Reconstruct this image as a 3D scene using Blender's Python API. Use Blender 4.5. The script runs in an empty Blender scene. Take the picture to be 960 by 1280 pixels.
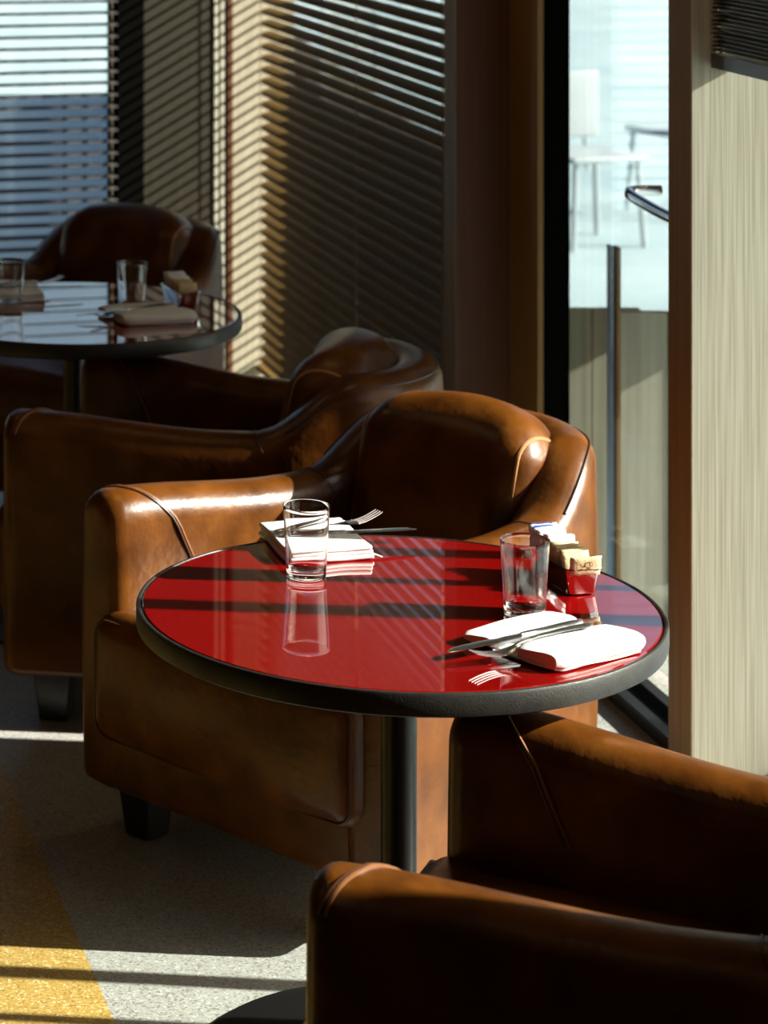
import bpy, bmesh, math, random
from mathutils import Vector, Matrix
random.seed(7)
S = bpy.context.scene
COL = S.collection
PI = math.pi
R = math.radians

# ------------------------------------------------------------------ camera
F_PX = 3350.0                       # focal length in pixels of a 960 x 1280 frame
EYE = 1.85
cd = bpy.data.cameras.new('camera')
cam = bpy.data.objects.new('camera', cd)
COL.objects.link(cam)
cam.location = (0, 0, EYE)
cam.rotation_euler = (PI / 2, 0, 0)
cd.sensor_fit = 'HORIZONTAL'
cd.sensor_width = 36
cd.lens = F_PX * 36 / 960
cd.shift_x = 490 / 960              # a shift lens: verticals stay parallel
cd.shift_y = -890 / 960
cd.clip_end = 300
cd.dof.use_dof = True
cd.dof.focus_distance = 3.95
cd.dof.aperture_fstop = 9.5
S.camera = cam

# ------------------------------------------------------------------ light
SUN_ELEV = 28.5
SUN_TO = Vector((0.993, -0.115, 0)).normalized() * math.cos(R(SUN_ELEV)) + Vector((0, 0, math.sin(R(SUN_ELEV))))
sl = bpy.data.lights.new('sun', 'SUN')
sl.energy = 8.5
sl.angle = R(0.5)
sl.color = (1.0, 0.94, 0.84)
sun = bpy.data.objects.new('sun', sl)
COL.objects.link(sun)
sun.rotation_euler = SUN_TO.to_track_quat('Z', 'Y').to_euler()
sun.location = (8, 0, 8)
w = bpy.data.worlds.new('world')
S.world = w
w.use_nodes = True
wn = w.node_tree
wn.nodes.clear()
sky = wn.nodes.new('ShaderNodeTexSky')
sky.sky_type = 'NISHITA'
sky.sun_disc = False
sky.dust_density = 3.5
sky.sun_elevation = R(SUN_ELEV)
sky.sun_rotation = math.atan2(SUN_TO.x, SUN_TO.y)
bg = wn.nodes.new('ShaderNodeBackground')
bg.inputs[1].default_value = 0.09
wo = wn.nodes.new('ShaderNodeOutputWorld')
wn.links.new(sky.outputs[0], bg.inputs[0])
wn.links.new(bg.outputs[0], wo.inputs[0])
S.view_settings.view_transform = 'Standard'
S.view_settings.look = 'None'
S.view_settings.gamma = 1
S.view_settings.exposure = 1.05
S.cycles.max_bounces = 8
S.cycles.transparent_max_bounces = 24
S.cycles.caustics_reflective = False
S.cycles.caustics_refractive = False

FILL_W = 0.65                        # warm fill from added ceiling lamps (built with the room)

# ------------------------------------------------------------------ materials
def new_mat(name):
    m = bpy.data.materials.new(name)
    m.use_nodes = True
    nt = m.node_tree
    return m, nt, nt.nodes['Principled BSDF']

def plain(name, col, rough=0.5, metal=0.0, spec=0.5, **kw):
    m, nt, b = new_mat(name)
    b.inputs['Base Color'].default_value = (*col, 1)
    b.inputs['Roughness'].default_value = rough
    b.inputs['Metallic'].default_value = metal
    b.inputs['Specular IOR Level'].default_value = spec
    for k, v in kw.items():
        b.inputs[k.replace('_', ' ')].default_value = v
    return m

def noise_mat(name, cols, scale=(1, 1, 1), nscale=5, detail=6, rough=0.5, spec=0.5, bump=0.0, bscale=None, lo=0.3, hi=0.7, rv=0.0, coat=0.0):
    """colours mixed by stretched noise in object space, with a fine relief"""
    m, nt, b = new_mat(name)
    L = nt.links.new
    tc = nt.nodes.new('ShaderNodeTexCoord')
    mp = nt.nodes.new('ShaderNodeMapping')
    mp.inputs['Scale'].default_value = scale
    L(tc.outputs['Object'], mp.inputs[0])
    n = nt.nodes.new('ShaderNodeTexNoise')
    n.inputs['Scale'].default_value = nscale
    n.inputs['Detail'].default_value = detail
    L(mp.outputs[0], n.inputs['Vector'])
    cr = nt.nodes.new('ShaderNodeValToRGB')
    e = cr.color_ramp.elements
    e[0].position, e[1].position = lo, hi
    e[0].color, e[1].color = (*cols[0], 1), (*cols[-1], 1)
    for i, c in enumerate(cols[1:-1]):
        x = e.new(lo + (hi - lo) * (i + 1) / (len(cols) - 1))
        x.color = (*c, 1)
    L(n.outputs['Fac'], cr.inputs[0])
    L(cr.outputs[0], b.inputs['Base Color'])
    b.inputs['Roughness'].default_value = rough
    b.inputs['Specular IOR Level'].default_value = spec
    b.inputs['Coat Weight'].default_value = coat
    if rv:
        mr = nt.nodes.new('ShaderNodeMapRange')
        mr.inputs[3].default_value = rough - rv
        mr.inputs[4].default_value = rough + rv
        L(n.outputs['Fac'], mr.inputs[0])
        L(mr.outputs[0], b.inputs['Roughness'])
    if bump:
        n2 = nt.nodes.new('ShaderNodeTexNoise')
        n2.inputs['Scale'].default_value = bscale or nscale * 3
        n2.inputs['Detail'].default_value = 3
        L(mp.outputs[0], n2.inputs['Vector'])
        bp = nt.nodes.new('ShaderNodeBump')
        bp.inputs['Strength'].default_value = bump
        bp.inputs['Distance'].default_value = 0.004
        L(n2.outputs['Fac'], bp.inputs['Height'])
        L(bp.outputs[0], b.inputs['Normal'])
    return m

def thin_glass(name, tint=(1, 1, 1), ior=1.5):
    m = bpy.data.materials.new(name)
    m.use_nodes = True
    nt = m.node_tree
    nt.nodes.clear()
    L = nt.links.new
    o = nt.nodes.new('ShaderNodeOutputMaterial')
    t = nt.nodes.new('ShaderNodeBsdfTransparent')
    t.inputs[0].default_value = (*tint, 1)
    g = nt.nodes.new('ShaderNodeBsdfGlossy')
    g.inputs['Roughness'].default_value = 0.0
    fr = nt.nodes.new('ShaderNodeFresnel')
    geo = nt.nodes.new('ShaderNodeNewGeometry')
    mr = nt.nodes.new('ShaderNodeMapRange')        # same reflectance on both faces of the pane
    mr.inputs[3].default_value = ior
    mr.inputs[4].default_value = 1 / ior
    L(geo.outputs['Backfacing'], mr.inputs[0])
    L(mr.outputs[0], fr.inputs[0])
    mx = nt.nodes.new('ShaderNodeMixShader')
    L(fr.outputs[0], mx.inputs[0]); L(t.outputs[0], mx.inputs[1]); L(g.outputs[0], mx.inputs[2])
    L(mx.outputs[0], o.inputs[0])
    return m

def terrazzo(name, base, chips):
    m, nt, b = new_mat(name)
    L = nt.links.new
    tc = nt.nodes.new('ShaderNodeTexCoord')
    v = nt.nodes.new('ShaderNodeTexVoronoi')
    v.inputs['Scale'].default_value = 290
    L(tc.outputs['Object'], v.inputs['Vector'])
    cr = nt.nodes.new('ShaderNodeValToRGB')
    cr.color_ramp.interpolation = 'CONSTANT'
    e = cr.color_ramp.elements
    e[0].position = 0; e[0].color = (*chips[0], 1)
    e[1].position = 0.16; e[1].color = (*base, 1)
    x = e.new(0.62); x.color = (*chips[1], 1)
    x = e.new(0.80); x.color = (*base, 1)
    x = e.new(0.93); x.color = (*chips[2], 1)
    sep = nt.nodes.new('ShaderNodeSeparateColor')
    L(v.outputs['Color'], sep.inputs[0])
    L(sep.outputs[0], cr.inputs[0])
    L(cr.outputs[0], b.inputs['Base Color'])
    b.inputs['Roughness'].default_value = 0.38
    return m

M = {}
M['leather'] = noise_mat('brown_leather', [(0.064, 0.017, 0.0012), (0.108, 0.031, 0.0022), (0.165, 0.052, 0.005)],
                         nscale=13, detail=9, rough=0.34, spec=0.40, bump=0.25, bscale=55, lo=0.3, hi=0.72, rv=0.08)
M['piping'] = plain('leather_piping', (0.46, 0.21, 0.085), 0.4)
M['tan_piping'] = plain('tan_piping', (0.22, 0.085, 0.03), 0.4)
M['dark_piping'] = plain('dark_piping', (0.07, 0.022, 0.008), 0.4)
M['leg_wood'] = plain('black_wood', (0.010, 0.007, 0.005), 0.35)
M['red_glass'] = plain('red_back_painted_glass', (0.23, 0.002, 0.002), 0.02, spec=1.0, Coat_Weight=1.0, Coat_Roughness=0.01, Coat_IOR=2.0)
M['rim'] = noise_mat('black_rubber_rim', [(0.012, 0.0105, 0.009), (0.022, 0.019, 0.016)], nscale=60, rough=0.45, bump=0.15, bscale=400)
M['black_metal'] = plain('black_powder_metal', (0.012, 0.012, 0.012), 0.35, 0.3)
M['steel'] = plain('polished_steel', (0.80, 0.80, 0.80), 0.26, 1.0)
M['chrome'] = plain('chrome', (0.8, 0.8, 0.8), 0.06, 1.0)
M['glass'] = plain('clear_glass', (1, 1, 1), 0.0, Transmission_Weight=1.0, IOR=1.47)
M['linen'] = noise_mat('white_linen', [(0.78, 0.78, 0.77), (0.86, 0.86, 0.85)], nscale=30, rough=0.9, spec=0.1, bump=0.3, bscale=700)
M['white_paper'] = plain('white_packet_paper', (0.80, 0.80, 0.82), 0.6)
M['blue_print'] = plain('blue_print', (0.03, 0.08, 0.35), 0.6)
M['brown_paper'] = noise_mat('brown_packet_paper', [(0.50, 0.35, 0.18), (0.68, 0.52, 0.30)], nscale=40, rough=0.7, bump=0.3, bscale=150)
M['ink'] = plain('brown_ink', (0.10, 0.05, 0.02), 0.7)
M['terrazzo_grey'] = terrazzo('grey_terrazzo', (0.34, 0.34, 0.31), [(0.22, 0.20, 0.17), (0.40, 0.41, 0.38), (0.50, 0.51, 0.48)])
M['terrazzo_yellow'] = terrazzo('yellow_terrazzo', (0.42, 0.27, 0.07), [(0.30, 0.18, 0.05), (0.50, 0.36, 0.12), (0.62, 0.52, 0.28)])
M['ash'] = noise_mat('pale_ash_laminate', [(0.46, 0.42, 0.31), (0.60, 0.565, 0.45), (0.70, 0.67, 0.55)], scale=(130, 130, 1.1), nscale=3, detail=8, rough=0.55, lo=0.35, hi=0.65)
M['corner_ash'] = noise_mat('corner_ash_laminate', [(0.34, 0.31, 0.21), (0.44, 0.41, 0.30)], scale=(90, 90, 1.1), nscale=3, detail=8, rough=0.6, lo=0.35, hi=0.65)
M['grey_slat'] = plain('grey_blind_slat', (0.050, 0.047, 0.050), 0.6)
M['brown_wood'] = noise_mat('brown_wood', [(0.085, 0.034, 0.007), (0.14, 0.062, 0.013)], scale=(60, 60, 1.0), nscale=2.5, detail=6, rough=0.6, spec=0.2)
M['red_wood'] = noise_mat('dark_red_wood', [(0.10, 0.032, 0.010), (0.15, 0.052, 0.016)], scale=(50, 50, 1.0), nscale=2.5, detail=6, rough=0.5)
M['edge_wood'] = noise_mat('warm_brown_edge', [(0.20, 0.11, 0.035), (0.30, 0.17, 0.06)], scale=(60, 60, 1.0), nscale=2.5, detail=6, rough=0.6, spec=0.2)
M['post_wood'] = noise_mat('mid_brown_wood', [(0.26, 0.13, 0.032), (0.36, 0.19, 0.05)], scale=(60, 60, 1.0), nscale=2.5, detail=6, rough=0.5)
M['dark_wood'] = noise_mat('dark_stained_wood', [(0.026, 0.019, 0.010), (0.042, 0.031, 0.017)], scale=(50, 50, 1.0), nscale=2.5, rough=0.5)
M['slat'] = noise_mat('brown_blind_slat', [(0.12, 0.064, 0.013), (0.16, 0.09, 0.020)], nscale=8, rough=0.6, spec=0.2)
M['dark_slat'] = plain('dark_blind_slat', (0.045, 0.022, 0.012), 0.3)
M['cord'] = plain('tan_cord', (0.30, 0.22, 0.12), 0.8)
M['frame'] = plain('black_window_frame', (0.005, 0.0045, 0.004), 0.9, spec=0.0)
M['pane'] = thin_glass('window_glass', (0.93, 0.97, 0.96))
M['wall'] = plain('dim_wall_paint', (0.06, 0.035, 0.016), 0.8)
M['ceiling'] = plain('ceiling_paint', (0.12, 0.08, 0.035), 0.8)
M['paving'] = noise_mat('pale_paving', [(0.27, 0.36, 0.39), (0.38, 0.47, 0.50)], nscale=1.2, rough=0.8)
M['fence'] = noise_mat('weathered_fence', [(0.30, 0.27, 0.20), (0.46, 0.43, 0.33)], scale=(25, 25, 0.8), nscale=2.0, detail=6, rough=0.7)
M['white_paint'] = plain('white_garden_paint', (0.36, 0.40, 0.42), 0.4)
M['tyre'] = plain('tyre_rubber', (0.02, 0.02, 0.022), 0.8)
M['car_glass'] = plain('car_glass', (0.05, 0.08, 0.10), 0.05)
M['facade'] = plain('grey_facade', (0.35, 0.36, 0.38), 0.8)
M['grey_metal'] = plain('grey_metal', (0.25, 0.26, 0.27), 0.4, 0.6)
M['shade_wall'] = plain('dark_shade_wall', (0.05, 0.035, 0.02), 0.9)
M['blue_reflection'] = plain('blue_reflection', (0.30, 0.42, 0.60), 0.5)  # tint of a reflection in the door pane

# ------------------------------------------------------------------ helpers
class MB:
    """collects vertices and faces for ONE mesh"""
    def __init__(self): self.v = []; self.f = []; self.mi = []
    def add(self, vs, fs, mi=0):
        o = len(self.v)
        self.v += [tuple(p) for p in vs]
        self.f += [tuple(i + o for i in f) for f in fs]
        self.mi += [mi] * len(fs)
        return self
    def xform(self, mat):
        self.v = [tuple(mat @ Vector(p)) for p in self.v]; return self
    def mesh(self, name, mats, smooth=True, angle=None):
        me = bpy.data.meshes.new(name)
        me.from_pydata(self.v, [], self.f)
        for m in (mats if isinstance(mats, (list, tuple)) else [mats]): me.materials.append(m)
        for p, i in zip(me.polygons, self.mi): p.material_index = i
        bm = bmesh.new(); bm.from_mesh(me)
        bmesh.ops.recalc_face_normals(bm, faces=bm.faces)
        bm.to_mesh(me); bm.free()
        if smooth:
            for p in me.polygons: p.use_smooth = True
            if angle: me.set_sharp_from_angle(angle=R(angle))
        return me
    def build(self, name, mats, parent=None, smooth=True, angle=40):
        o = bpy.data.objects.new(name, self.mesh(name, mats, smooth, angle))
        COL.objects.link(o)
        if parent is not None: o.parent = parent
        return o

def box(mb, a, b, mi=0):
    (x0, y0, z0), (x1, y1, z1) = a, b
    vs = [(x0, y0, z0), (x1, y0, z0), (x1, y1, z0), (x0, y1, z0), (x0, y0, z1), (x1, y0, z1), (x1, y1, z1), (x0, y1, z1)]
    return mb.add(vs, [(0, 3, 2, 1), (4, 5, 6, 7), (0, 1, 5, 4), (1, 2, 6, 5), (2, 3, 7, 6), (3, 0, 4, 7)], mi)

def prism(mb, poly, z0, z1, mi=0):
    n = len(poly)
    vs = [(x, y, z0) for x, y in poly] + [(x, y, z1) for x, y in poly]
    fs = [tuple(range(n))[::-1], tuple(range(n, 2 * n))] + [(i, (i + 1) % n, (i + 1) % n + n, i + n) for i in range(n)]
    return mb.add(vs, fs, mi)

def tube(mb, pts, r, n=8, closed=False, mi=0):
    pts = [Vector(p) for p in pts]
    N = len(pts); vs = []; fs = []
    up = Vector((0, 0, 1)); prev = None
    for i, p in enumerate(pts):
        if closed: t = pts[(i + 1) % N] - pts[i - 1]
        else: t = pts[min(i + 1, N - 1)] - pts[max(i - 1, 0)]
        t.normalize()
        if prev is None:
            a = up if abs(t.z) < .9 else Vector((1, 0, 0))
            u = t.cross(a).normalized()
        else:
            u = (prev - t * prev.dot(t)).normalized()
        prev = u; q = t.cross(u)
        rr = r[i] if isinstance(r, (list, tuple)) else r
        for k in range(n):
            th = 2 * PI * k / n
            vs.append(p + u * math.cos(th) * rr + q * math.sin(th) * rr)
    for i in range(N if closed else N - 1):
        j = (i + 1) % N
        for k in range(n):
            fs.append((i * n + k, i * n + (k + 1) % n, j * n + (k + 1) % n, j * n + k))
    if not closed:
        fs.append(tuple(range(n))[::-1]); fs.append(tuple(range((N - 1) * n, N * n)))
    return mb.add(vs, fs, mi)

def lathe(mb, prof, n=48, mi=0, closed=False):
    """prof: list of (r, z); r = 0 closes the axis"""
    vs = []; idx = []; fs = []
    for r, z in prof:
        if r < 1e-7: idx.append([len(vs)] * n); vs.append((0, 0, z))
        else:
            idx.append(list(range(len(vs), len(vs) + n)))
            vs += [(r * math.cos(2 * PI * k / n), r * math.sin(2 * PI * k / n), z) for k in range(n)]
    m = len(prof)
    for i in range(m if closed else m - 1):
        a, b = idx[i], idx[(i + 1) % m]
        for k in range(n):
            f = [a[k], a[(k + 1) % n], b[(k + 1) % n], b[k]]
            g = []
            for q in f:
                if q not in g: g.append(q)
            if len(g) > 2: fs.append(tuple(g))
    return mb.add(vs, fs, mi)

def rbox_axis(h, r, nb, nm):
    out = [-h + r - r * math.tan(PI / 4 * (nb - k) / nb) for k in range(nb)]
    L = h - r
    out += [-L + 2 * L * k / nm for k in range(nm + 1)]
    out += [L + r * math.tan(PI / 4 * (k + 1) / nb) for k in range(nb)]
    return out

def rbox(mb, c, h, r, nb=4, nm=8, puff=(0, 0, 0), deform=None, mi=0):
    """cushion: a box with rounded edges and swollen faces"""
    ax = [rbox_axis(h[i], r, nb, nm) for i in range(3)]
    n = len(ax[0]); key = {}; vs = []; fs = []
    def vert(i, j, k):
        if (i, j, k) in key: return key[(i, j, k)]
        q = Vector((ax[0][i], ax[1][j], ax[2][k]))
        inn = Vector([max(-(h[a] - r), min(h[a] - r, q[a])) for a in range(3)])
        d = q - inn
        if d.length > 1e-9: q = inn + d.normalized() * r
        u = [q[a] / h[a] for a in range(3)]
        p = Vector((q.x + puff[0] * u[0] * (1 - u[1] ** 2) * (1 - u[2] ** 2),
                    q.y + puff[1] * u[1] * (1 - u[0] ** 2) * (1 - u[2] ** 2),
                    q.z + puff[2] * u[2] * (1 - u[0] ** 2) * (1 - u[1] ** 2)))
        if deform: p = Vector(deform(p))
        key[(i, j, k)] = len(vs); vs.append(p + Vector(c)); return len(vs) - 1
    e = n - 1
    for a in range(e):
        for b in range(e):
            fs.append((vert(a, b, 0), vert(a, b + 1, 0), vert(a + 1, b + 1, 0), vert(a + 1, b, 0)))
            fs.append((vert(a, b, e), vert(a + 1, b, e), vert(a + 1, b + 1, e), vert(a, b + 1, e)))
            fs.append((vert(a, 0, b), vert(a + 1, 0, b), vert(a + 1, 0, b + 1), vert(a, 0, b + 1)))
            fs.append((vert(a, e, b), vert(a, e, b + 1), vert(a + 1, e, b + 1), vert(a + 1, e, b)))
            fs.append((vert(0, a, b), vert(0, a, b + 1), vert(0, a + 1, b + 1), vert(0, a + 1, b)))
            fs.append((vert(e, a, b), vert(e, a + 1, b), vert(e, a + 1, b + 1), vert(e, a, b + 1)))
    return mb.add(vs, fs, mi)

def tag(o, label=None, cat=None, group=None, kind=None):
    if label: o['label'] = label
    if cat: o['category'] = cat
    if group: o['group'] = group
    if kind: o['kind'] = kind
    return o

def empty(name, loc, rz=0, label=None, cat=None, group=None, kind=None):
    o = bpy.data.objects.new(name, None)
    o.empty_display_size = 0.1
    COL.objects.link(o)
    o.location = loc; o.rotation_euler = (0, 0, rz)
    return tag(o, label, cat, group, kind)

def copy_tree(o, parent=None):
    c = o.copy(); COL.objects.link(c)
    if parent is not None: c.parent = parent
    for ch in list(o.children): copy_tree(ch, c)
    return c

def shared(name, mesh, parent, loc=(0, 0, 0), rot=(0, 0, 0), sc=(1, 1, 1)):
    o = bpy.data.objects.new(name, mesh); COL.objects.link(o)
    o.parent = parent; o.location = loc; o.rotation_euler = rot; o.scale = sc
    return o

def sstep(x, a, b):
    t = max(0, min(1, (x - a) / (b - a))); return t * t * (3 - 2 * t)

# ------------------------------------------------------------------ room frame
# The window wall runs away from the camera, leaning 8 degrees to the left.
# A point on it is given by (W, D): W = offset of the line, D = depth.
MW = 0.139
def wp(W, D): return (W - MW * D, D)
WALL_ANG = math.atan2(1, -MW)
W_ROOM, W_GLASS = 2.00, 2.21
D_BACK = 8.5
CEIL = 2.95
CORNER = wp(W_ROOM, D_BACK)
BDIR = Vector((0.97, 0.235, 0)).normalized()        # direction of the back wall
def bp(t, off=0.0):
    """point on the back wall, t metres from the corner (negative = leftwards); off = towards outside"""
    n = Vector((-BDIR.y, BDIR.x, 0))
    p = Vector((CORNER[0], CORNER[1], 0)) + BDIR * t + n * off
    return (p.x, p.y)
def bt(px):
    """t of the back wall where image column px falls"""
    k = (px + 10) / F_PX
    return (k * CORNER[1] - CORNER[0]) / (BDIR.x - k * BDIR.y)

def wall_seg(mb, W0, W1, D0, D1, z0, z1, mi=0):
    return prism(mb, [wp(W0, D0), wp(W1, D0), wp(W1, D1), wp(W0, D1)], z0, z1, mi)
def back_seg(mb, t0, t1, o0, o1, z0, z1, mi=0):
    return prism(mb, [bp(t0, o0), bp(t1, o0), bp(t1, o1), bp(t0, o1)], z0, z1, mi)

# floor: grey terrazzo with a yellow wedge on the left
fl = MB()
X0, X1, Y0, Y1 = -4.6, 2.62, -2.6, 8.95
def seam_x(y): return 0.187 + (4.05 - y) * 0.153
fx, fy = wp(2.28, Y0); gx, gy = wp(2.28, D_BACK + .25)
hx_, hy_ = bp(-1.05, .12)
fl.add([(seam_x(Y0), Y0, 0), (fx, fy, 0), (gx, gy, 0), (seam_x(hy_), hy_, 0)], [(0, 1, 2, 3)], 0)
kx, ky = bp(-5.2, .12)
fl.add([(X0, Y0, 0), (seam_x(Y0), Y0, 0), (seam_x(hy_), hy_, 0), (X0, ky, 0)], [(0, 1, 2, 3)], 1)
o = fl.build('floor', [M['terrazzo_grey'], M['terrazzo_yellow']], smooth=False)
tag(o, 'speckled terrazzo floor, grey with a yellow wedge at the left', kind='structure')
o = box(MB(), (X0, Y0, CEIL), (X1 + .5, Y1 + .6, CEIL + .12)).build('ceiling', M['ceiling'], smooth=False)
tag(o, kind='structure')
o = box(MB(), (X0 - .1, Y0, 0), (X0, Y1, CEIL)).build('wall_left', M['wall'], smooth=False); tag(o, kind='structure')
o = box(MB(), (X0, Y0 - .1, 0), (X1 + .5, Y0, CEIL)).build('wall_behind', M['wall'], smooth=False); tag(o, kind='structure')

# right wall: solid part beside and behind the camera, and a band over the windows
WN = 2.87                                            # near end of the glazing
rw = MB()
wall_seg(rw, W_ROOM, W_GLASS + .1, Y0, WN, 0, CEIL)
wall_seg(rw, W_ROOM, W_GLASS + .1, WN, D_BACK, 2.72, CEIL)
o = rw.build('wall_right', M['brown_wood'], smooth=False); tag(o, kind='structure')

# pillar between door and near window: pale laminate reveal, brown edge facing the room
P2N, P2F = 5.00, 5.11
def pillar(n, Dn, Df, face_mat, label, split=None):
    root = empty('trim_%d' % n, (0, 0, 0), 0, label, kind='structure')
    m = MB(); wall_seg(m, W_ROOM, W_GLASS + .06, Dn + .004, Df, 0, 2.72)
    m.build('core', M['edge_wood'], root, smooth=False)
    if split:
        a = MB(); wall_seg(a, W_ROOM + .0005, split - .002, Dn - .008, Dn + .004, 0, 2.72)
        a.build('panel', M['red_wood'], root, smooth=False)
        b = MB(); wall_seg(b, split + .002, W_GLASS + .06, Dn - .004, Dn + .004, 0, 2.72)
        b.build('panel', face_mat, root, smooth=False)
    else:
        a = MB(); wall_seg(a, W_ROOM + .0005, W_GLASS + .06, Dn - .002, Dn + .004, 0, 2.72)
        a.build('panel', face_mat, root, smooth=False)
    return root
pillar(1, P2N, P2F, M['ash'], 'pillar right of the glass door with pale ash front and brown edge')
P1N, P1F = 6.42, 6.50
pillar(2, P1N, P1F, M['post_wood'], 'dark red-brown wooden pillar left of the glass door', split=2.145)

# pale reveal in the far corner and dark wooden wall beside it (back wall)
T_END = bt(368)
bw = empty('wall_back', (0, 0, 0), 0, 'back wall: dark wooden panel, thin red post and pale ash strip in the corner', kind='structure')
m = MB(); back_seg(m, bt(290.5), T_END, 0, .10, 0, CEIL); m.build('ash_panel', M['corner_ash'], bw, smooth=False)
m = MB(); back_seg(m, bt(284.5), bt(290.5), -.004, .10, 0, CEIL); m.build('post', M['red_wood'], bw, smooth=False)
m = MB(); back_seg(m, bt(180), bt(284.5), 0.003, .10, 0, CEIL); m.build('dark_panel', M['dark_wood'], bw, smooth=False)
m = MB(); back_seg(m, bt(268), bt(273), 0.0, .02, 0, CEIL); back_seg(m, bt(276), bt(281), 0.0, .02, 0, CEIL); m.build('batten', M['ash'], bw, smooth=False)
m = MB(); back_seg(m, -6.0, bt(180), -.0, .12, 2.72, CEIL); m.build('lintel', M['dark_wood'], bw, smooth=False)
m = MB(); back_seg(m, -6.0, bt(-420), -.0, .12, 0, 2.72); m.build('wall_panel', M['wall'], bw, smooth=False)

# unseen recessed lamps, added as warm fill for the shaded floor
for i, (x, y) in enumerate([(-1.0, 1.2), (-1.0, 3.6), (-1.0, 6.0), (.9, 1.6), (.7, 5.2), (-2.8, 3.6)]):
    lr = empty('fill_lamp', (x, y, CEIL), 0, 'unseen round recessed ceiling lamp added as warm fill above the tables', 'lamp', 'added ceiling fill lamps')
    m = MB(); lathe(m, [(.085, 0), (.10, 0), (.10, -.012), (.085, -.012)], 32, closed=True); m.build('ring', M['steel'], lr, angle=30)
    ld = bpy.data.lights.new('fill_light', 'AREA'); ld.shape = 'DISK'; ld.size = .16; ld.energy = FILL_W; ld.color = (1.0, .70, .36)
    lo = bpy.data.objects.new('fill_light', ld); COL.objects.link(lo); lo.parent = lr; lo.location = (0, 0, -.006)

# back window
wroot = empty('window_1', (0, 0, 0), 0, 'wide back window behind horizontal blinds', kind='structure')
m = MB(); back_seg(m, bt(148), bt(180), 0, .12, 0, 2.72); m.build('frame', M['frame'], wroot, smooth=False)
m = MB(); back_seg(m, bt(-420), bt(148), .03, .12, 0, .07); m.build('sill_rail', M['frame'], wroot, smooth=False)
m = MB(); back_seg(m, bt(-420), bt(148), .068, .074, .07, 2.72); m.build('pane', M['pane'], wroot, smooth=False)
m = MB(); back_seg(m, bt(-180), bt(-165), .03, .12, .07, 2.72); m.build('mullion', M['frame'], wroot, smooth=False)

# far side window (behind blind B)
w2 = empty('window_2', (0, 0, 0), 0, 'side window behind the brown blind in the far corner', kind='structure')
m = MB(); wall_seg(m, W_GLASS - .003, W_GLASS + .003, P1F, D_BACK - .05, .06, 2.72); m.build('pane', M['pane'], w2, smooth=False)
m = MB(); wall_seg(m, W_GLASS - .04, W_GLASS + .04, P1F, D_BACK - .05, 0, .06); m.build('sill_rail', M['frame'], w2, smooth=False)

# near side window with mullions
w3 = empty('window_3', (0, 0, 0), 0, 'near side window letting the sun in', kind='structure')
m = MB(); wall_seg(m, W_GLASS - .003, W_GLASS + .003, WN, P2N, .05, 2.72); m.build('pane', M['pane'], w3, smooth=False)
m = MB(); wall_seg(m, W_GLASS - .04, W_GLASS + .04, WN, P2N, 0, .05); m.build('sill_rail', M['frame'], w3, smooth=False)
for d, hw in ((3.725, .021), (3.885, .010), (4.045, .018)):
    m = MB(); wall_seg(m, W_GLASS - .05, W_GLASS + .03, d - hw, d + hw, .05, 2.72); m.build('mullion', M['frame'], w3, smooth=False)

# glass door with lever handle
d1 = empty('door_1', (0, 0, 0), 0, 'glass door in a black frame with a chrome lever handle', kind='structure')
m = MB(); wall_seg(m, 2.146, 2.205, 6.22, P1N - .008, 0, 2.72)
m.build('frame', M['frame'], d1, smooth=False)
m = MB(); wall_seg(m, 2.132, 2.1455, 6.222, P1N - .008, 0, 2.72); m.build('cladding', M['post_wood'], d1, smooth=False)
m = MB(); wall_seg(m, W_GLASS - .03, W_GLASS + .05, 5.20, 5.26, 0, 2.72); m.build('frame', M['frame'], d1, smooth=False)
m = MB(); wall_seg(m, 2.197, 2.205, 5.26, 6.22, .012, 2.70); m.build('pane', M['pane'], d1, smooth=False)
m = MB()
wall_seg(m, 2.035, 2.06, P2F, 6.40, 0, .030)
wall_seg(m, 2.06, 2.10, P2F, 6.40, 0, .012)
wall_seg(m, 2.10, 2.125, P2F, 6.40, 0, .034)
m.build('threshold', M['black_metal'], d1, smooth=False)
# lever: comes off the door frame behind the pillar and returns towards it
hz = 1.015
hD = 5.45
def hp(W, D, z): x, y = wp(W, D); return (x, y, z)
m = MB()
pts = [hp(2.200, 5.66, hz + .010), hp(2.15, 5.66, hz + .010), hp(2.130, 5.65, hz + .009), hp(2.121, 5.625, hz + .007), hp(2.119, 5.58, hz + .003), hp(2.119, 5.48, hz - .004), hp(2.120, 5.34, hz - .010)]
tube(m, pts, .0118, 16)
m.build('handle', M['chrome'], d1)

# ------------------------------------------------------------------ blinds
PITCH = 0.0366
def slat_mesh(name, length, wid, mat, cuts=1):
    mb = MB(); seg = 3; t = .0012
    pr = []
    for k in range(seg + 1):
        u = -1 + 2 * k / seg
        pr.append((u * wid / 2, .003 * (1 - u * u)))
    loop = pr + [(a, b - t) for a, b in pr[::-1]]
    n = len(loop)
    vs = [(0, a, b) for a, b in loop] + [(length, a, b) for a, b in loop]
    fs = [(i, (i + 1) % n, (i + 1) % n + n, i + n) for i in range(n)] + [tuple(range(n)), tuple(range(2 * n - 1, n - 1, -1))]
    mb.add(vs, fs)
    return mb.mesh(name, mat, False)

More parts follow.
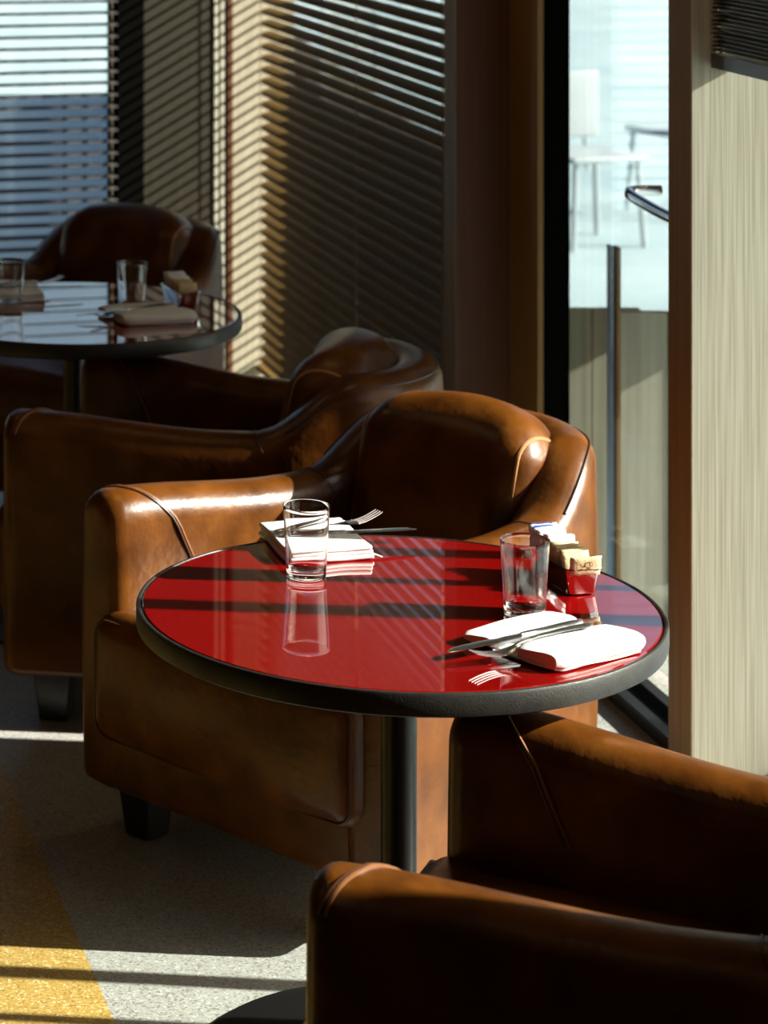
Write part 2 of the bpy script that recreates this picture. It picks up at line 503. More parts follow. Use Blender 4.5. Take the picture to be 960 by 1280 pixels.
def blind(label, p0, p1, zlo, zhi, wid, tilt, mat, cords, drop=None, stack=0, pitch=PITCH):
    """slats hang between plan points p0 and p1; +tilt lifts the side to the left of p0->p1"""
    p0 = Vector((*p0, 0)); p1 = Vector((*p1, 0)); L = (p1 - p0).length
    rz = math.atan2(p1.y - p0.y, p1.x - p0.x)
    root = empty('venetian_blind', p0, rz, label, 'blind')
    sm = slat_mesh('slat', L, wid, mat)
    z = zlo
    if stack:
        for k in range(stack):
            shared('slat', sm, root, (random.uniform(-.002, .002), random.uniform(-.002, .002), zlo + .034 + k * .0078), (R(random.uniform(-1.5, 1.5)), 0, 0))
        z = zlo + .034 + stack * .0078
    while z < zhi - .03:
        shared('slat', sm, root, (0, 0, z), (tilt, 0, 0)); z += pitch
    box(MB(), (0, -wid / 2, zhi - .03), (L, wid / 2, zhi + .02)).build('head_rail', mat, root, smooth=False)
    box(MB(), (0, -wid / 2, zlo - .006 if not stack else zlo), (L, wid / 2, zlo + .012 if not stack else zlo + .026)).build('bottom_rail', mat, root, smooth=False)
    for c in cords:
        mb = MB()
        for s in (-1, 1):
            tube(mb, [(c * L, s * (wid / 2 + .002), zlo), (c * L, s * (wid / 2 + .002), zhi)], .0016, 5)
        mb.build('ladder_cord', M['cord'], root)
    return root

TILT = R(19.5)
# corner blind: from the pillar to the corner, at W 2.045
blind('brown slatted blind over the side window, between pale wall strip and wooden pillar',
      wp(2.045, P1F + .01), wp(2.045, D_BACK + .005), .05, 2.70, .047, -TILT, M['slat'], (.035, .42, .97))
# back window blind
q = bp(0, -.01)
a = bp(bt(-420) + .02, .01); b = bp(bt(146.5), .01)
blind('dark slatted blind across the back window, bright daylight between its slats', a, b, .05, 2.70, .046, R(7), M['grey_slat'], (.06, .35, .70, .985))
# half raised blind in the near window
blind('raised dark blind with stacked slats at the top right, in front of the pale pillar', wp(2.058, 4.35), wp(2.058, P2N - .006), 1.352, 2.70, .050, -R(55), M['dark_slat'], (.5,), stack=40)
blind('unseen raised dark blind added over the near window to cut the daylight, just outside the right edge of the photo', wp(2.058, WN + .02), wp(2.058, 4.33), 1.50, 2.70, .050, -R(55), M['dark_slat'], (.1, .9), stack=30)  # unseen blind, added to hold back sun and sky light

# ------------------------------------------------------------------ outside
og = MB(); box(og, (-40, -20, -.45), (60, 90, -.40))
o = og.build('ground', M['paving'], smooth=False); tag(o, 'pale paving outside the windows', kind='structure')
def plank_fence(label, x0, x1, y, z0, z1, pw):
    root = empty('wooden_fence', (x0, y, z0), 0, label, 'fence')
    n = max(1, round((x1 - x0) / pw)); pw = (x1 - x0) / n
    me = box(MB(), (0.0015, 0, 0), (pw - .0015, .03, z1 - z0)).mesh('plank', M['fence'], False)
    for i in range(n):
        shared('plank', me, root, (i * pw, random.uniform(0, .003), 0))
    box(MB(), (0, .03, .1), (n * pw, .06, .18)).build('rail', M['fence'], root, smooth=False)
    return root
plank_fence('pale wooden fence outside the glass door, right part, sunlit below', 1.572, 2.6, 6.74, -.40, .56, .13)
plank_fence('pale wooden fence outside the glass door, left part set further back', 1.46, 1.72, 7.10, -.40, .50, .13)
m = box(MB(), (1.5345, 6.58, -.40), (1.544, 6.62, .75)).build('fence_post', M['edge_wood'], smooth=False)
tag(m, 'slim brown post standing between the two fence parts outside the door', 'post')
m = box(MB(), (1.523, 6.60, -.40), (1.531, 6.64, .75)).build('pane_reflection', M['blue_reflection'], smooth=False)  # blue strip built in place of a reflection at the pane edge
tag(m, 'thin blue strip standing for a pane reflection, just left of the brown post outside the door', 'pole')
# low white garden furniture seen through the door
def outdoor_chair(loc, rz, label):
    root = empty('garden_chair', loc, rz, label, 'chair', 'white garden chairs outside the door')
    rbox(MB(), (0, 0, .45), (.22, .22, .015), .012, 2, 3).build('seat', M['white_paint'], root)
    b = MB(); rbox(b, (0, .23, .68), (.21, .012, .17), .01, 2, 3); b.build('backrest', M['white_paint'], root)
    for x in (-.18, .18):
        for y in (-.18, .21):
            m = MB(); tube(m, [(x * 1.15, y * 1.1, 0), (x, y, .44)], .014, 8); m.build('leg', M['white_paint'], root)
    return root
for i, (x, y, r) in enumerate([(3.02, 13.6, 20), (3.75, 14.6, 200), (3.35, 16.4, 120)]):
    outdoor_chair((x, y, -.40), R(r), ['white garden chair nearest the door, seen blurred through the glass',
                                       'white garden chair right of the others outside the door, turned round',
                                       'white garden chair furthest from the door, side on'][i])
# unseen boarded screen added outside to keep the sun off door and corner blind
sc_ = empty('sun_blocker', (2.45, 5.055, .85), 0, 'unseen raised boarded screen added outside the glass door to block the sun', 'screen')
me = box(MB(), (0, 0, 0), (.03, .148, 1.33)).mesh('board', M['fence'], False)
for i in range(20): shared('board', me, sc_, (random.uniform(0, .003), i * .1515, 0))
for y in (.06, 2.9): box(MB(), (.03, y, -1.25), (.08, y + .05, 1.33)).build('post', M['fence'], sc_, smooth=False)
# low dark wall added outside to shade the paving beyond the back window
gw = empty('shade_wall', (1.55, 9.7, -.40), 0, 'low dark wall added outside to shade the paving, glimpsed between the slats of the corner blind', 'wall')
box(MB(), (0, 0, 0), (.20, 10.6, .84)).build('wall_body', M['shade_wall'], gw, smooth=False)
box(MB(), (-.02, -.02, .84), (.22, 10.62, .89)).build('coping', M['shade_wall'], gw, smooth=False)

# ------------------------------------------------------------------ tables
TZ = .683; TR = .38
def make_table(name, loc, label):
    root = empty(name, loc, 0, label, 'table', 'round red tables')
    t = MB(); lathe(t, [(0, TZ - .012), (.368, TZ - .012), (.371, TZ - .010), (.3715, TZ - .0022), (.3695, TZ - .0005), (0, TZ - .0005)], 96)
    t.build('table_top', M['red_glass'], root, angle=30)
    r = MB(); lathe(r, [(.10, TZ - .034), (.374, TZ - .034), (.379, TZ - .031), (.380, TZ - .026), (.380, TZ - .004), (.3785, TZ - .001), (.376, TZ), (.374, TZ - .0005), (.3725, TZ - .003), (.3725, TZ - .013), (.10, TZ - .013)], 96, closed=True)
    r.build('rim', M['rim'], root, angle=35)
    p = MB(); lathe(p, [(0, .012), (.05, .014), (.05, .022), (.027, .03), (.026, .05), (.026, TZ - .05), (.10, TZ - .045), (.10, TZ - .034), (0, TZ - .034)], 40)
    p.build('pole', M['black_metal'], root, angle=35)
    b = MB(); lathe(b, [(0, 0), (.30, 0), (.302, .003), (.300, .008), (.28, .011), (.06, .016), (0, .016)], 64)
    b.build('base', M['black_metal'], root, angle=25)
    return root
T1 = Vector((.589, 3.88, 0)); T2 = Vector((.19, 6.12, 0))
make_table('round_table', T1, 'round red glass-topped table with black rim in the foreground')
tb = copy_tree(bpy.data.objects['round_table']); tb.location = T2
tb['label'] = 'round table further back at the left, its top mirroring the back window'

# ------------------------------------------------------------------ club chairs
TH = .11
def shell_path():
    """centre line of the wrap-round shell, left arm front to right arm front (x, y)"""
    half = []
    p0 = (-.314, 0.0); p1 = (-.240, .50)
    for k in range(15): u = k / 15; half.append((p0[0] + (p1[0] - p0[0]) * u, p0[1] + (p1[1] - p0[1]) * u))
    B = [p1, (-.220, .65), (-.15, .742), (0, .748)]
    for k in range(19):
        t = k / 18
        c = [(1 - t) ** 3, 3 * t * (1 - t) ** 2, 3 * t * t * (1 - t), t ** 3]
        half.append((sum(c[i] * B[i][0] for i in range(4)), sum(c[i] * B[i][1] for i in range(4))))
    return half + [(-x, y) for x, y in half[-2::-1]]
def shell_top(y):
    return .622 - .030 * sstep(y, .0, .40) + .115 * sstep(y, .46, .66)
def profile(th, zt, zb, ro, n=9):
    """closed loop across the wall: (offset outward, z)"""
    h = th / 2; ro = min(ro, h - .0005); out = []
    rb = min(.018, h * .5)
    for k in range(4): a = PI / 2 * k / 3; out.append((h - rb + rb * math.sin(a), zb + rb - rb * math.cos(a)))
    zs = zb + rb; ze = zt - ro
    for k in range(1, 6): out.append((h + .006 * math.sin(PI * k / 6), zs + (ze - zs) * k / 6))
    for k in range(n + 1): a = PI / 2 * k / n; out.append((h - ro + ro * math.cos(a), zt - ro + ro * math.sin(a)))
    for k in range(n + 1): a = PI / 2 * k / n; out.append((-h + ro - ro * math.sin(a), zt - ro + ro * math.cos(a)))
    for k in range(5, 0, -1): out.append((-h - .006 * math.sin(PI * k / 6), zs + (ze - zs) * k / 6))
    for k in range(4): a = PI / 2 * k / 3; out.append((-h + rb - rb * math.cos(a), zb + rb - rb * math.sin(a)))
    return out

def make_chair(loc, rz, label):
    root = empty('club_armchair', loc, rz, label, 'armchair', 'brown leather club armchairs round the tables')
    Y = -.36                                        # local origin sits in the middle of the chair
    path = shell_path(); N = len(path)
    secs = []                                       # (point, normal outward, thickness, top, bottom)
    for i, (x, y) in enumerate(path):
        a = Vector(path[max(i - 1, 0)]); b = Vector(path[min(i + 1, N - 1)])
        t = (b - a).normalized(); nrm = Vector((-t.y, t.x))
        secs.append([Vector((x, y)), nrm, t, 0.0])
    rc = .032
    def cap(sec, sgn):
        out = []
        for k in (5, 4, 3, 2, 1):
            a = PI / 2 * k / 5
            p, nn, t, _ = sec
            out.append([p + t * sgn * rc * math.sin(a) - t * sgn * 0, nn, t, rc * (1 - math.cos(a))])
        return out
    first = cap(secs[0], -1); last = cap(secs[-1], 1)[::-1]
    allsec = first + secs + last
    mb = MB(); vs = []; n = None
    for p, nn, t, ins in allsec:
        zt = shell_top(p.y)
        pr = profile(TH - 2 * ins * .95, zt - ins, .10 + ins * .5, .05)
        n = len(pr)
        for off, z in pr:
            q = p + nn * off
            vs.append((q.x, q.y + Y, z))
    fs = []
    for i in range(len(allsec) - 1):
        for k in range(n):
            fs.append((i * n + k, i * n + (k + 1) % n, (i + 1) * n + (k + 1) % n, (i + 1) * n + k))
    fs.append(tuple(range(n))); e = (len(allsec) - 1) * n; fs.append(tuple(range(e + n - 1, e - 1, -1)))
    mb.add(vs, fs)
    sh = mb.build('shell', M['leather'], root, angle=60)
    # seams on the arms: diagonal double piping at the front, one across where arm meets back, one along the rear edge
    def on_shell(u, side, ang, lift=.0015):
        """u = depth y on the arm, side -1/+1, ang: 0 = inner face low ... 1 = inner shoulder ... 2 = crown ... 3 = outer shoulder"""
        i = min(range(N // 2), key=lambda j: abs(path[j][1] - u))
        x, y = path[i]
        if i + 1 < N and path[i + 1][1] > path[i][1]:
            f = (u - y) / (path[i + 1][1] - y); x += (path[i + 1][0] - x) * f; y = u
        nx = 1.0; zt = shell_top(y); ro = .05; h = TH / 2
        if ang <= 1: off = -h - .004; z = .40 + (zt - ro - .40) * ang
        elif ang <= 2: a = PI / 2 * (ang - 1); off = -h + ro - ro * math.cos(a); z = zt - ro + ro * math.sin(a)
        else: a = PI / 2 * (ang - 2); off = h - ro + ro * math.sin(a); z = zt - ro + ro * math.cos(a)
        c = Vector((0, zt - ro)); d = Vector((off, z - (zt - ro) if z > zt - ro else 0))
        if d.length > 0: d.normalize()
        px = x - off * nx - d.x * lift
        return ((-side) * px * 1.0, y + Y, z + d.y * lift)
    for s in (-1, 1):
        for dy, mt in ((0, 'dark_piping'), (.006, 'tan_piping')):
            pts = []
            for k in range(22):
                u = k / 21
                ang = 2.85 - 2.4 * u
                y = -.004 + .14 * u ** 1.5 + dy
                pts.append(on_shell(y, s, ang, .0008))
            m = MB(); tube(m, pts, .0028, 6); m.build('arm_piping', M[mt], sh)
        pts = [on_shell(.49 - .03 * math.sin(k / 20 * PI), s, .4 + 2.4 * k / 20, .0002) for k in range(21)]
        m = MB(); tube(m, pts, .0024, 6); m.build('seam', M['dark_piping'], sh)
    # piping along the crown of the back
    pts = []
    for i in range(16, N - 16):
        x, y = path[i]; p, nn, t, _ = secs[i]
        zt = shell_top(y); a = R(50)
        q = p + nn * (TH / 2 - .05 + .0515 * math.sin(a))
        pts.append((q.x, q.y + Y, zt - .05 + .0515 * math.cos(a)))
    m = MB(); tube(m, pts, .0026, 6); m.build('back_piping', M['dark_piping'], sh)
    # front rail / base
    m = MB(); rbox(m, (0, .29 + Y, .155), (.312, .32, .055), .02, 3, 6, deform=lambda p: (p.x * (1 - .18 * sstep(p.y, -.2, .3)), p.y, p.z))
    m.build('front_rail', M['leather'], root, angle=60)
    # seat cushion, T-shaped in front of the arms
    SH, SY, SZ = (.308, .29, .118), .228, .312
    def sd(p):
        w = 1 - .17 * sstep(p.y, -.23, -.20) - .16 * sstep(p.y, -.2, .29)
        z = p.z
        if p.z > 0: z -= .012 * (p.x / .3) ** 2
        return (p.x * w, p.y - .010 * (1 - (p.x / .3) ** 2) * (1 if p.y < 0 else 0), z)
    m = MB(); rbox(m, (0, SY + Y, SZ), SH, .042, 5, 12, (0.004, .018, .012), sd)
    sc = m.build('seat_cushion', M['leather'], root, angle=60)
    def ring_seat(zz):
        pts = []; r = .042; hx, hy = SH[0] - r + .707 * r, SH[1]
        x = -hx
        # left side down, front face outline
        P = []
        rr = .03; zl, zh = -SH[2] + .012, SH[2] - .012
        c = [(-hx + rr, zh - rr, PI), (hx - rr, zh - rr, PI / 2), (hx - rr, zl + rr, 0), (-hx + rr, zl + rr, -PI / 2)]
        for cx, cz, a0 in c:
            for k in range(7):
                a = a0 - PI / 2 * k / 6
                P.append((cx + rr * math.cos(a), cz + rr * math.sin(a)))
        for x, z in P:
            q = sd(Vector((x, -hy + .010 - .018 * (1 - min(1, (x / SH[0]) ** 2)) * (1 - min(1, (z / SH[2]) ** 2)), z)))
            pts.append((q[0], q[1] + SY + Y, q[2] + SZ))
        return pts
    m = MB(); tube(m, ring_seat(0), .003, 6, closed=True); m.build('piping', M['dark_piping'], sc)
    # back cushion
    BH = (.199, .085, .180); br = .078; tilt = Matrix.Rotation(R(-13), 3, 'X')
    def bd_(p):
        x, y, z = p
        if z > 0: z -= .036 * (x / .212) ** 2 * (z / .185)
        x *= 1 - .04 * (z < 0) * (-z / .185)
        y -= .0 
        y += .05 * (x / .212) ** 2 * -1
        q = tilt @ Vector((x, y, z))
        return (q.x, q.y, q.z)
    m = MB(); rbox(m, (0, .604 + Y, .565), BH, br, 6, 10, (.0, .022, .008), bd_)
    bc = m.build('back_cushion', M['leather'], root, angle=60)
    for s in (-1, 1):
        pts = []; r = br; hx = BH[0] - r + .72 * r; iy, iz = BH[1] - r, BH[2] - r
        for cy, cz, a0 in ((iy, iz, 0), (-iy, iz, PI / 2), (-iy, -iz, PI), (iy, -iz, PI * 1.5)):
            for k in range(9):
                a = a0 + PI / 2 * k / 8
                q = bd_(Vector((s * hx, cy + .70 * r * math.cos(a), cz + .70 * r * math.sin(a))))
                pts.append((q[0], q[1] + 0.604 + Y, q[2] + .565))
        m = MB(); tube(m, pts, .0036, 6, closed=True); m.build('piping', M['piping'], bc)
    # legs
    for sx in (-1, 1):
        for yy in (.065, .61):
            x = sx * (.285 if yy < .2 else .20)
            t = .040; b = .028
            m = MB()
            m.add([(x - b, yy - b + Y, 0), (x + b, yy - b + Y, 0), (x + b, yy + b + Y, 0), (x - b, yy + b + Y, 0),
                   (x - t, yy - t + Y, .115), (x + t, yy - t + Y, .115), (x + t, yy + t + Y, .115), (x - t, yy + t + Y, .115)],
                  [(0, 3, 2, 1), (4, 5, 6, 7), (0, 1, 5, 4), (1, 2, 6, 5), (2, 3, 7, 6), (3, 0, 4, 7)])
            o = m.build('leg', M['leg_wood'], root, smooth=False)
            bv = o.modifiers.new('bevel', 'BEVEL'); bv.width = .004; bv.segments = 2
    return root

def place(front, b, label, first=[]):
    """front = plan position of the front centre, b = direction towards the back"""
    b = Vector((b[0], b[1], 0)).normalized()
    rz = math.atan2(-b.x, b.y)
    loc = Vector((front[0], front[1], 0)) + b * .36
    if not first:
        first.append(make_chair(loc, rz, label)); return first[0]
    c = copy_tree(first[0]); c.location = loc; c.rotation_euler = (0, 0, rz); c['label'] = label
    return c
place((.417, 4.540), (.75, .66), 'brown leather club armchair behind the near red table, its left arm in full sun')
place((.532, 3.372), (.905, -.425), 'brown leather club armchair in dark shade at the bottom right corner, closest to the camera')
place((.150, 5.70), (.957, -.29), 'dark brown leather club armchair at the left edge, between the two tables')
place((.02, 6.80), (.60, .80), 'brown leather club armchair behind the far table, in front of the back window')

# ------------------------------------------------------------------ table ware
TOP = TZ - .0003
def make_tumbler():
    root = bpy.data.objects.new('glass_tumbler', None)
    m = MB()
    lathe(m, [(0, 0), (.0275, 0), (.0290, .0015), (.0295, .004)] + [(.0295 + .0057 * k / 14, .004 + .102 * k / 14) for k in range(1, 15)] + [ (.0354, .1075), (.0348, .108), (.0342, .1070)] + [(.0342 - .0060 * k / 14, .107 - .0905 * k / 14) for k in range(1, 15)] + [(.0272, .0135), (.026, .0125), (.015, .0115), (0, .0115)], 56)
    o = m.build('glass_tumbler', M['glass'], None, angle=50)
    return o
tum = make_tumbler()
GL = 'clear drinking tumblers'
def set_tum(o, px, py, zt, label):
    v = py + 250; D = (EYE - zt) * F_PX / v; X = (px + 10) / F_PX * D
    o.location = (X, D, zt); tag(o, label, 'glass', GL)
set_tum(tum, 383, 721, TOP, 'empty clear tumbler in front of the napkin at the left of the near red table')
for px, py, lb in ((656, 768, 'empty clear tumbler beside the packet caddy at the right of the near red table'),
                   (165, 387, 'empty clear tumbler on the far table beside the dark caddy'),
                   (12, 384, 'clear tumbler at the left edge of the photo on the far table')):
    c = tum.copy(); COL.objects.link(c); set_tum(c, px, py, TOP, lb)

def at(px, py, z):
    v = py + 250; D = (EYE - z) * F_PX / v
    return Vector(((px + 10) / F_PX * D, D, z))

# cutlery: built along +x, handle end at 0, tip at L
def strip(mb, secs):
    """secs: (x, halfwidth, z, thickness)"""
    vs = []; fs = []
    for x, w, z, t in secs:
        vs += [(x, -w, z), (x, -w * .6, z + t * .5), (x, 0, z + t * .6), (x, w * .6, z + t * .5), (x, w, z), (x, w * .6, z - t * .5), (x, 0, z - t * .6), (x, -w * .6, z - t * .5)]
    n = 8
    for i in range(len(secs) - 1):
        for k in range(n): fs.append((i * n + k, i * n + (k + 1) % n, (i + 1) * n + (k + 1) % n, (i + 1) * n + k))
    fs.append(tuple(range(n))[::-1]); e = (len(secs) - 1) * n; fs.append(tuple(range(e, e + n)))
    return mb.add(vs, fs)
def make_fork():
    root = empty('fork', (0, 0, 0), 0)
    m = MB(); strip(m, [(0, .002, 0, .003), (.003, .006, 0, .004), (.012, .0082, .0005, .004), (.05, .0058, .003, .0038), (.09, .0034, .004, .0038), (.118, .0028, .002, .0038), (.130, .004, 0, .003)])
    m.build('handle', M['steel'], root)
    h = MB()
    strip(h, [(.128, .004, .0003, .003), (.136, .0095, -.003, .0022), (.146, .0118, -.0045, .002), (.153, .0122, -.0045, .002)])
    for k in range(4):
        y = (k - 1.5) * .0066
        vs = []; fs = []
        for j in range(7):
            u = j / 6; x = .151 + .046 * u; z = -.0045 + .012 * u ** 1.7; wv = .0014 - .0006 * u
            yy = y * (1 - .06 * u)
            vs += [(x, yy - wv, z - .0008), (x, yy + wv, z - .0008), (x, yy + wv, z + .0008), (x, yy - wv, z + .0008)]
        for j in range(6):
            for q in range(4): fs.append((j * 4 + q, j * 4 + (q + 1) % 4, j * 4 + 4 + (q + 1) % 4, j * 4 + 4 + q))
        fs.append((0, 3, 2, 1)); fs.append((24, 25, 26, 27))
        h.add(vs, fs)
    h.build('fork_head', M['steel'], root, angle=50)
    return root
def make_knife():
    root = empty('table_knife', (0, 0, 0), 0)
    m = MB(); strip(m, [(0, .003, 0, .004), (.003, .0065, 0, .006), (.02, .0080, 0, .0065), (.06, .0066, 0, .006), (.095, .0055, 0, .006), (.103, .0045, 0, .006)])
    m.build('handle', M['steel'], root)
    h = MB()
    strip(h, [(.102, .0045, 0, .004), (.108, .008, 0, .0022), (.15, .0095, 0, .0016), (.19, .0100, 0, .0014), (.208, .0085, 0, .0012), (.218, .0045, -0.001, .001), (.222, .001, -.001, .0008)])
    h.build('blade', M['steel'], root, angle=50)
    return root
def lay(o, p, q, roll=0):
    """lay a piece so that it runs from p (handle end) to q"""
    d = (q - p).normalized()
    o.location = p
    o.rotation_euler = (roll, -math.asin(d.z), math.atan2(d.y, d.x))
fork = make_fork(); knife = make_knife()

# napkins
def make_napkin_roll():
    """folded napkin with a valley for the cutlery: along +x, width along y"""
    m = MB()
    def slab(y0, y1, h, x0, x1, z0=0, wob=.002, notch=True):
        n = 28; vs = []; fs = []; NS = 16
        yc = (y0 + y1) / 2; hw = (y1 - y0) / 2
        for j in range(NS + 1):
            u = j / NS; x = x0 + (x1 - x0) * u
            ins = .006 * (1 - min(1, u / .06)) ** 2 + .006 * (1 - min(1, (1 - u) / .06)) ** 2
            for k in range(n):
                a = 2 * PI * k / n
                ca, sa = math.cos(a), math.sin(a)
                y = yc + (hw - ins) * math.copysign(abs(ca) ** .55, ca)
                zz = z0 + h / 2 + (h / 2 - ins * .5) * math.copysign(abs(sa) ** .7, sa)
                if sa > 0: zz += wob * math.sin(u * 5 + y * 60)
                vs.append((x + .004 * math.sin(y * 45), y, max(z0 + .0003, zz)))
        for j in range(NS):
            for k in range(n): fs.append((j * n + k, j * n + (k + 1) % n, (j + 1) * n + (k + 1) % n, (j + 1) * n + k))
        fs.append(tuple(range(n))[::-1]); e = NS * n; fs.append(tuple(range(e, e + n)))
        m.add(vs, fs)
    slab(-.085, .085, .007, 0.002, .168)
    slab(-.088, -.008, .025, .0, .172, .001)
    slab(.028, .088, .017, -.008, .160, .003)
    return m.build('napkin', M['linen'], None, angle=55)
def make_napkin_flat():
    m = MB()
    for i, (hx, hy, z, ox) in enumerate(((.070, .085, .0045, 0), (.068, .083, .0115, .001), (.0685, .0835, .0180, -.001))):
        rbox(m, (ox, 0, z), (hx, hy, .0040), .0038, 3, 8, (0, 0, .0012 if i == 2 else 0),
             lambda p: (p.x + .003 * math.sin(p.y * 30), p.y + .002 * math.sin(p.x * 40), p.z + .0008 * math.sin(p.x * 60 + p.y * 35)))
    return m.build('napkin', M['linen'], None, angle=55)
nr = make_napkin_roll()
NA = R(34)
c0 = Vector((.706, 3.645, TOP))
nr.location = c0; nr.rotation_euler = (0, 0, NA)
tag(nr, 'white cloth napkin folded round the cutlery at the near right of the red table', 'napkin', 'white napkins')
nf = make_napkin_flat()
nf.location = (.505, 4.185, TOP); nf.rotation_euler = (0, 0, R(11))
tag(nf, 'white folded cloth napkin lying flat behind the tumbler at the left of the red table', 'napkin', 'white napkins')
# near setting
lay(knife, Vector((.820, 3.724, TOP + .026)), Vector((.617, 3.634, TOP + .013)))
tag(knife, 'steel table knife on the near right napkin, blade pointing left', 'knife', 'table knives')
lay(fork, Vector((.826, 3.690, TOP + .033)), Vector((.648, 3.608, TOP + .013)))
tag(fork, 'steel fork on the near right napkin, tines over the red table', 'fork', 'forks')
# far-left setting of the near table
k2 = copy_tree(knife); lay(k2, Vector((.452, 4.160, TOP + .026)), Vector((.672, 4.215, TOP + .022)))
k2['label'] = 'steel table knife across the flat napkin at the left of the red table'
f2 = copy_tree(fork); lay(f2, Vector((.440, 4.182, TOP + .025)), Vector((.622, 4.272, TOP + .028)))
f2['label'] = 'steel fork on the flat napkin, tines raised towards the dark armchair'
# far table settings
n3 = nr.copy(); COL.objects.link(n3); n3.location = (.27, 6.02, TOP); n3.rotation_euler = (0, 0, R(14))
n3['label'] = 'white napkin at the right side of the far table, below the tumbler'
k3 = copy_tree(knife); lay(k3, Vector((.40, 6.07, TOP + .026)), Vector((.20, 6.01, TOP + .013))); k3['label'] = 'steel knife on the right napkin of the far table'
f3 = copy_tree(fork); lay(f3, Vector((.41, 6.04, TOP + .033)), Vector((.225, 5.985, TOP + .013))); f3['label'] = 'steel fork on the right napkin of the far table'
n4 = nf.copy(); COL.objects.link(n4); n4.location = (.045, 6.30, TOP); n4.rotation_euler = (0, 0, R(8)); n4['label'] = 'white flat napkin at the left edge of the photo on the far table'
k4 = copy_tree(knife); lay(k4, Vector((.0, 6.27, TOP + .026)), Vector((.21, 6.32, TOP + .022))); k4['label'] = 'steel knife on the left napkin of the far table'
f4 = copy_tree(fork); lay(f4, Vector((-.01, 6.29, TOP + .025)), Vector((.175, 6.38, TOP + .028))); f4['label'] = 'steel fork on the left napkin of the far table, tines raised'

# caddy with paper packets: local +y = long axis (away), origin at centre of the bottom
CW, CL, CH = .029, .066, .040
def make_caddy():
    root = empty('packet_caddy', (0, 0, 0), 0)
    m = MB(); t = .0012
    def ring(hx, hy, r, z):
        out = []
        for cx, cy, a0 in ((hx - r, hy - r, 0), (-hx + r, hy - r, PI / 2), (-hx + r, -hy + r, PI), (hx - r, -hy + r, 1.5 * PI)):
            for k in range(6): a = a0 + PI / 2 * k / 5; out.append((cx + r * math.cos(a), cy + r * math.sin(a), z))
        return out
    rings = [ring(.012, .05, .005, .001), ring(CW * .72, CL * .88, .008, .001), ring(CW * .80, CL * .92, .010, .004), ring(CW, CL, .010, CH), ring(CW - t, CL - t, .009, CH), ring(CW * .80 - t, CL * .92 - t, .009, .006), ring(.012, .05, .005, .0025)]
    n = len(rings[0]); vs = [p for r_ in rings for p in r_]; fs = []
    for i in range(len(rings) - 1):
        for k in range(n): fs.append((i * n + k, i * n + (k + 1) % n, (i + 1) * n + (k + 1) % n, (i + 1) * n + k))
    fs.append(tuple(range(n))[::-1]); e = (len(rings) - 1) * n; fs.append(tuple(range(e, e + n)))
    m.add(vs, fs); m.build('tray', M['chrome'], root, angle=50)
    m = MB(); tube(m, ring(CW + .0005, CL + .0005, .010, CH), .0016, 8, closed=True); m.build('rim_wire', M['chrome'], root)
    return root
def packet_mesh(name, mat, w=.046, h=.052):
    m = MB(); nx, nz = 6, 8; vs = []; fs = []
    for s in (-1, 1):
        for j in range(nz + 1):
            for i in range(nx + 1):
                u = i / nx * 2 - 1; v = j / nz
                edge = (1 - u ** 4) * (1 - (2 * v - 1) ** 6)
                vs.append((u * w / 2, s * (.0005 + .0022 * edge) + .0008 * math.sin(7 * u + 9 * v), v * h))
    row = nx + 1; tot = row * (nz + 1)
    for j in range(nz):
        for i in range(nx):
            a = j * row + i
            fs.append((a, a + 1, a + row + 1, a + row)); b = a + tot; fs.append((b, b + row, b + row + 1, b + 1))
    bd = [i for i in range(row)] + [j * row + nx for j in range(1, nz + 1)] + [nz * row + i for i in range(nx - 1, -1, -1)] + [j * row for j in range(nz - 1, 0, -1)]
    for k in range(len(bd)):
        a, b = bd[k], bd[(k + 1) % len(bd)]; fs.append((a, a + tot, b + tot, b))
    m.add(vs, fs)
    return m.mesh(name, mat)
white_me = packet_mesh('white_packet', M['white_paper'])
brown_me = packet_mesh('brown_packet', M['brown_paper'])
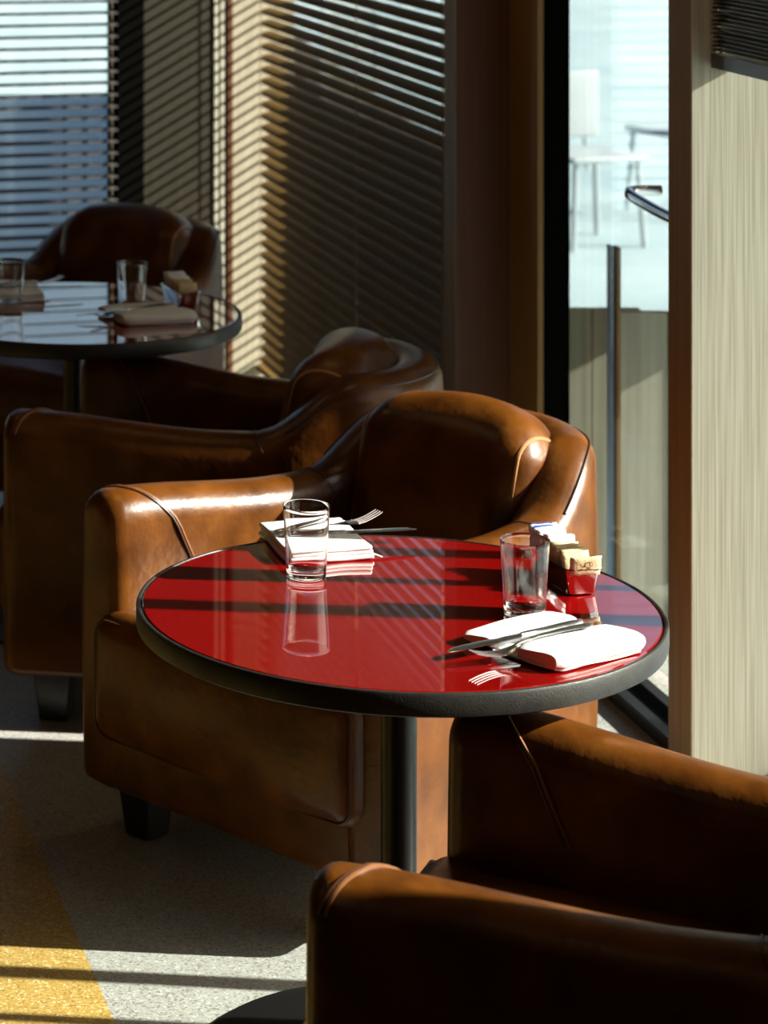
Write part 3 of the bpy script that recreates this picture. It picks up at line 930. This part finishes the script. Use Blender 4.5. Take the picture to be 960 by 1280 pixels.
def fill_caddy(loc, rz, where, far=False):
    c = make_caddy() if not far else copy_tree(bpy.data.objects['packet_caddy'])
    c.location = loc; c.rotation_euler = (0, 0, rz)
    tag(c, 'small chrome caddy filled with paper packets ' + where, 'caddy', 'packet caddies')
    M3 = Matrix.Translation(loc) @ Matrix.Rotation(rz, 4, 'Z')
    def put(me, name, y, z, tilt, roll, label, cat, grp, x=0):
        o = bpy.data.objects.new(name, me); COL.objects.link(o)
        p = M3 @ Vector((x, y, z))
        o.location = p; o.rotation_euler = (tilt, roll, rz + R(random.uniform(-5, 5)))
        tag(o, label, cat, grp); return o
    for k in range(9):
        y = -CL * .86 + k * .0062
        put(brown_me, 'sugar_packet', y + .003, .008 + random.uniform(0, .004), R(-17 + random.uniform(-4, 4)), R(random.uniform(-4, 4)),
            'brown paper sugar packet in the row standing in the caddy ' + where, 'packet', 'brown packets in the caddy ' + where)
    for k in range(8):
        y = .0 + k * .0066
        put(white_me, 'sweetener_packet', y, .013 + random.uniform(0, .005) + .003 * (k > 3), R(-15 + random.uniform(-4, 4)), R(random.uniform(-4, 4)),
            'white paper packet in the row standing in the caddy ' + where, 'packet', 'white packets in the caddy ' + where)
    return M3
CLOC = Vector((.853, 3.990, TOP)); CRZ = R(14)
M3 = fill_caddy(CLOC, CRZ, 'on the near red table')
fill_caddy(Vector((.437, 6.19, TOP)), R(14), 'on the far table', True)
# front packet lying across the rim with a small printed ring, and a blue printed packet at the back
def put_one(me, name, loc, rot, label, cat, group=None):
    o = bpy.data.objects.new(name, me); COL.objects.link(o)
    mat = M3 @ Matrix.Translation(loc) @ Matrix.Rotation(rot[2], 4, 'Z') @ Matrix.Rotation(rot[1], 4, 'Y') @ Matrix.Rotation(rot[0], 4, 'X')
    o.location = mat.translation; o.rotation_euler = mat.to_euler()
    return tag(o, label, cat, group)
fp = put_one(packet_mesh('front_packet', M['brown_paper'], .050, .030), 'sugar_packet', (0, -CL + .003, .030), (R(12), 0, 0), 'brown paper packet printed with a small ring, frontmost in the near caddy', 'packet')
m = MB(); tube(m, [(.006 * math.cos(2 * PI * k / 20) + .004, -.0032, .019 + .0045 * math.sin(2 * PI * k / 20)) for k in range(20)], .00035, 5, closed=True)
tube(m, [(-.002, -.003, .0095), (.001, -.0033, .0125), (.004, -.0033, .0135), (.007, -.0033, .0125), (.010, -.003, .0095)], .00035, 5)
m.build('printed_mark', M['ink'], fp)
bpk = put_one(white_me, 'sweetener_packet', (-.004, .058, .022), (R(-10), 0, 0), 'white packet with a blue printed top, rearmost in the near caddy', 'packet')
m = MB(); box(m, (-.019, -.0022, .0535), (.019, .0024, .0005 + .0525)); box(m, (-.016, -.0034, .040), (.016, -.0030, .050)); m.build('blue_print', M['blue_print'], bpk, smooth=False)
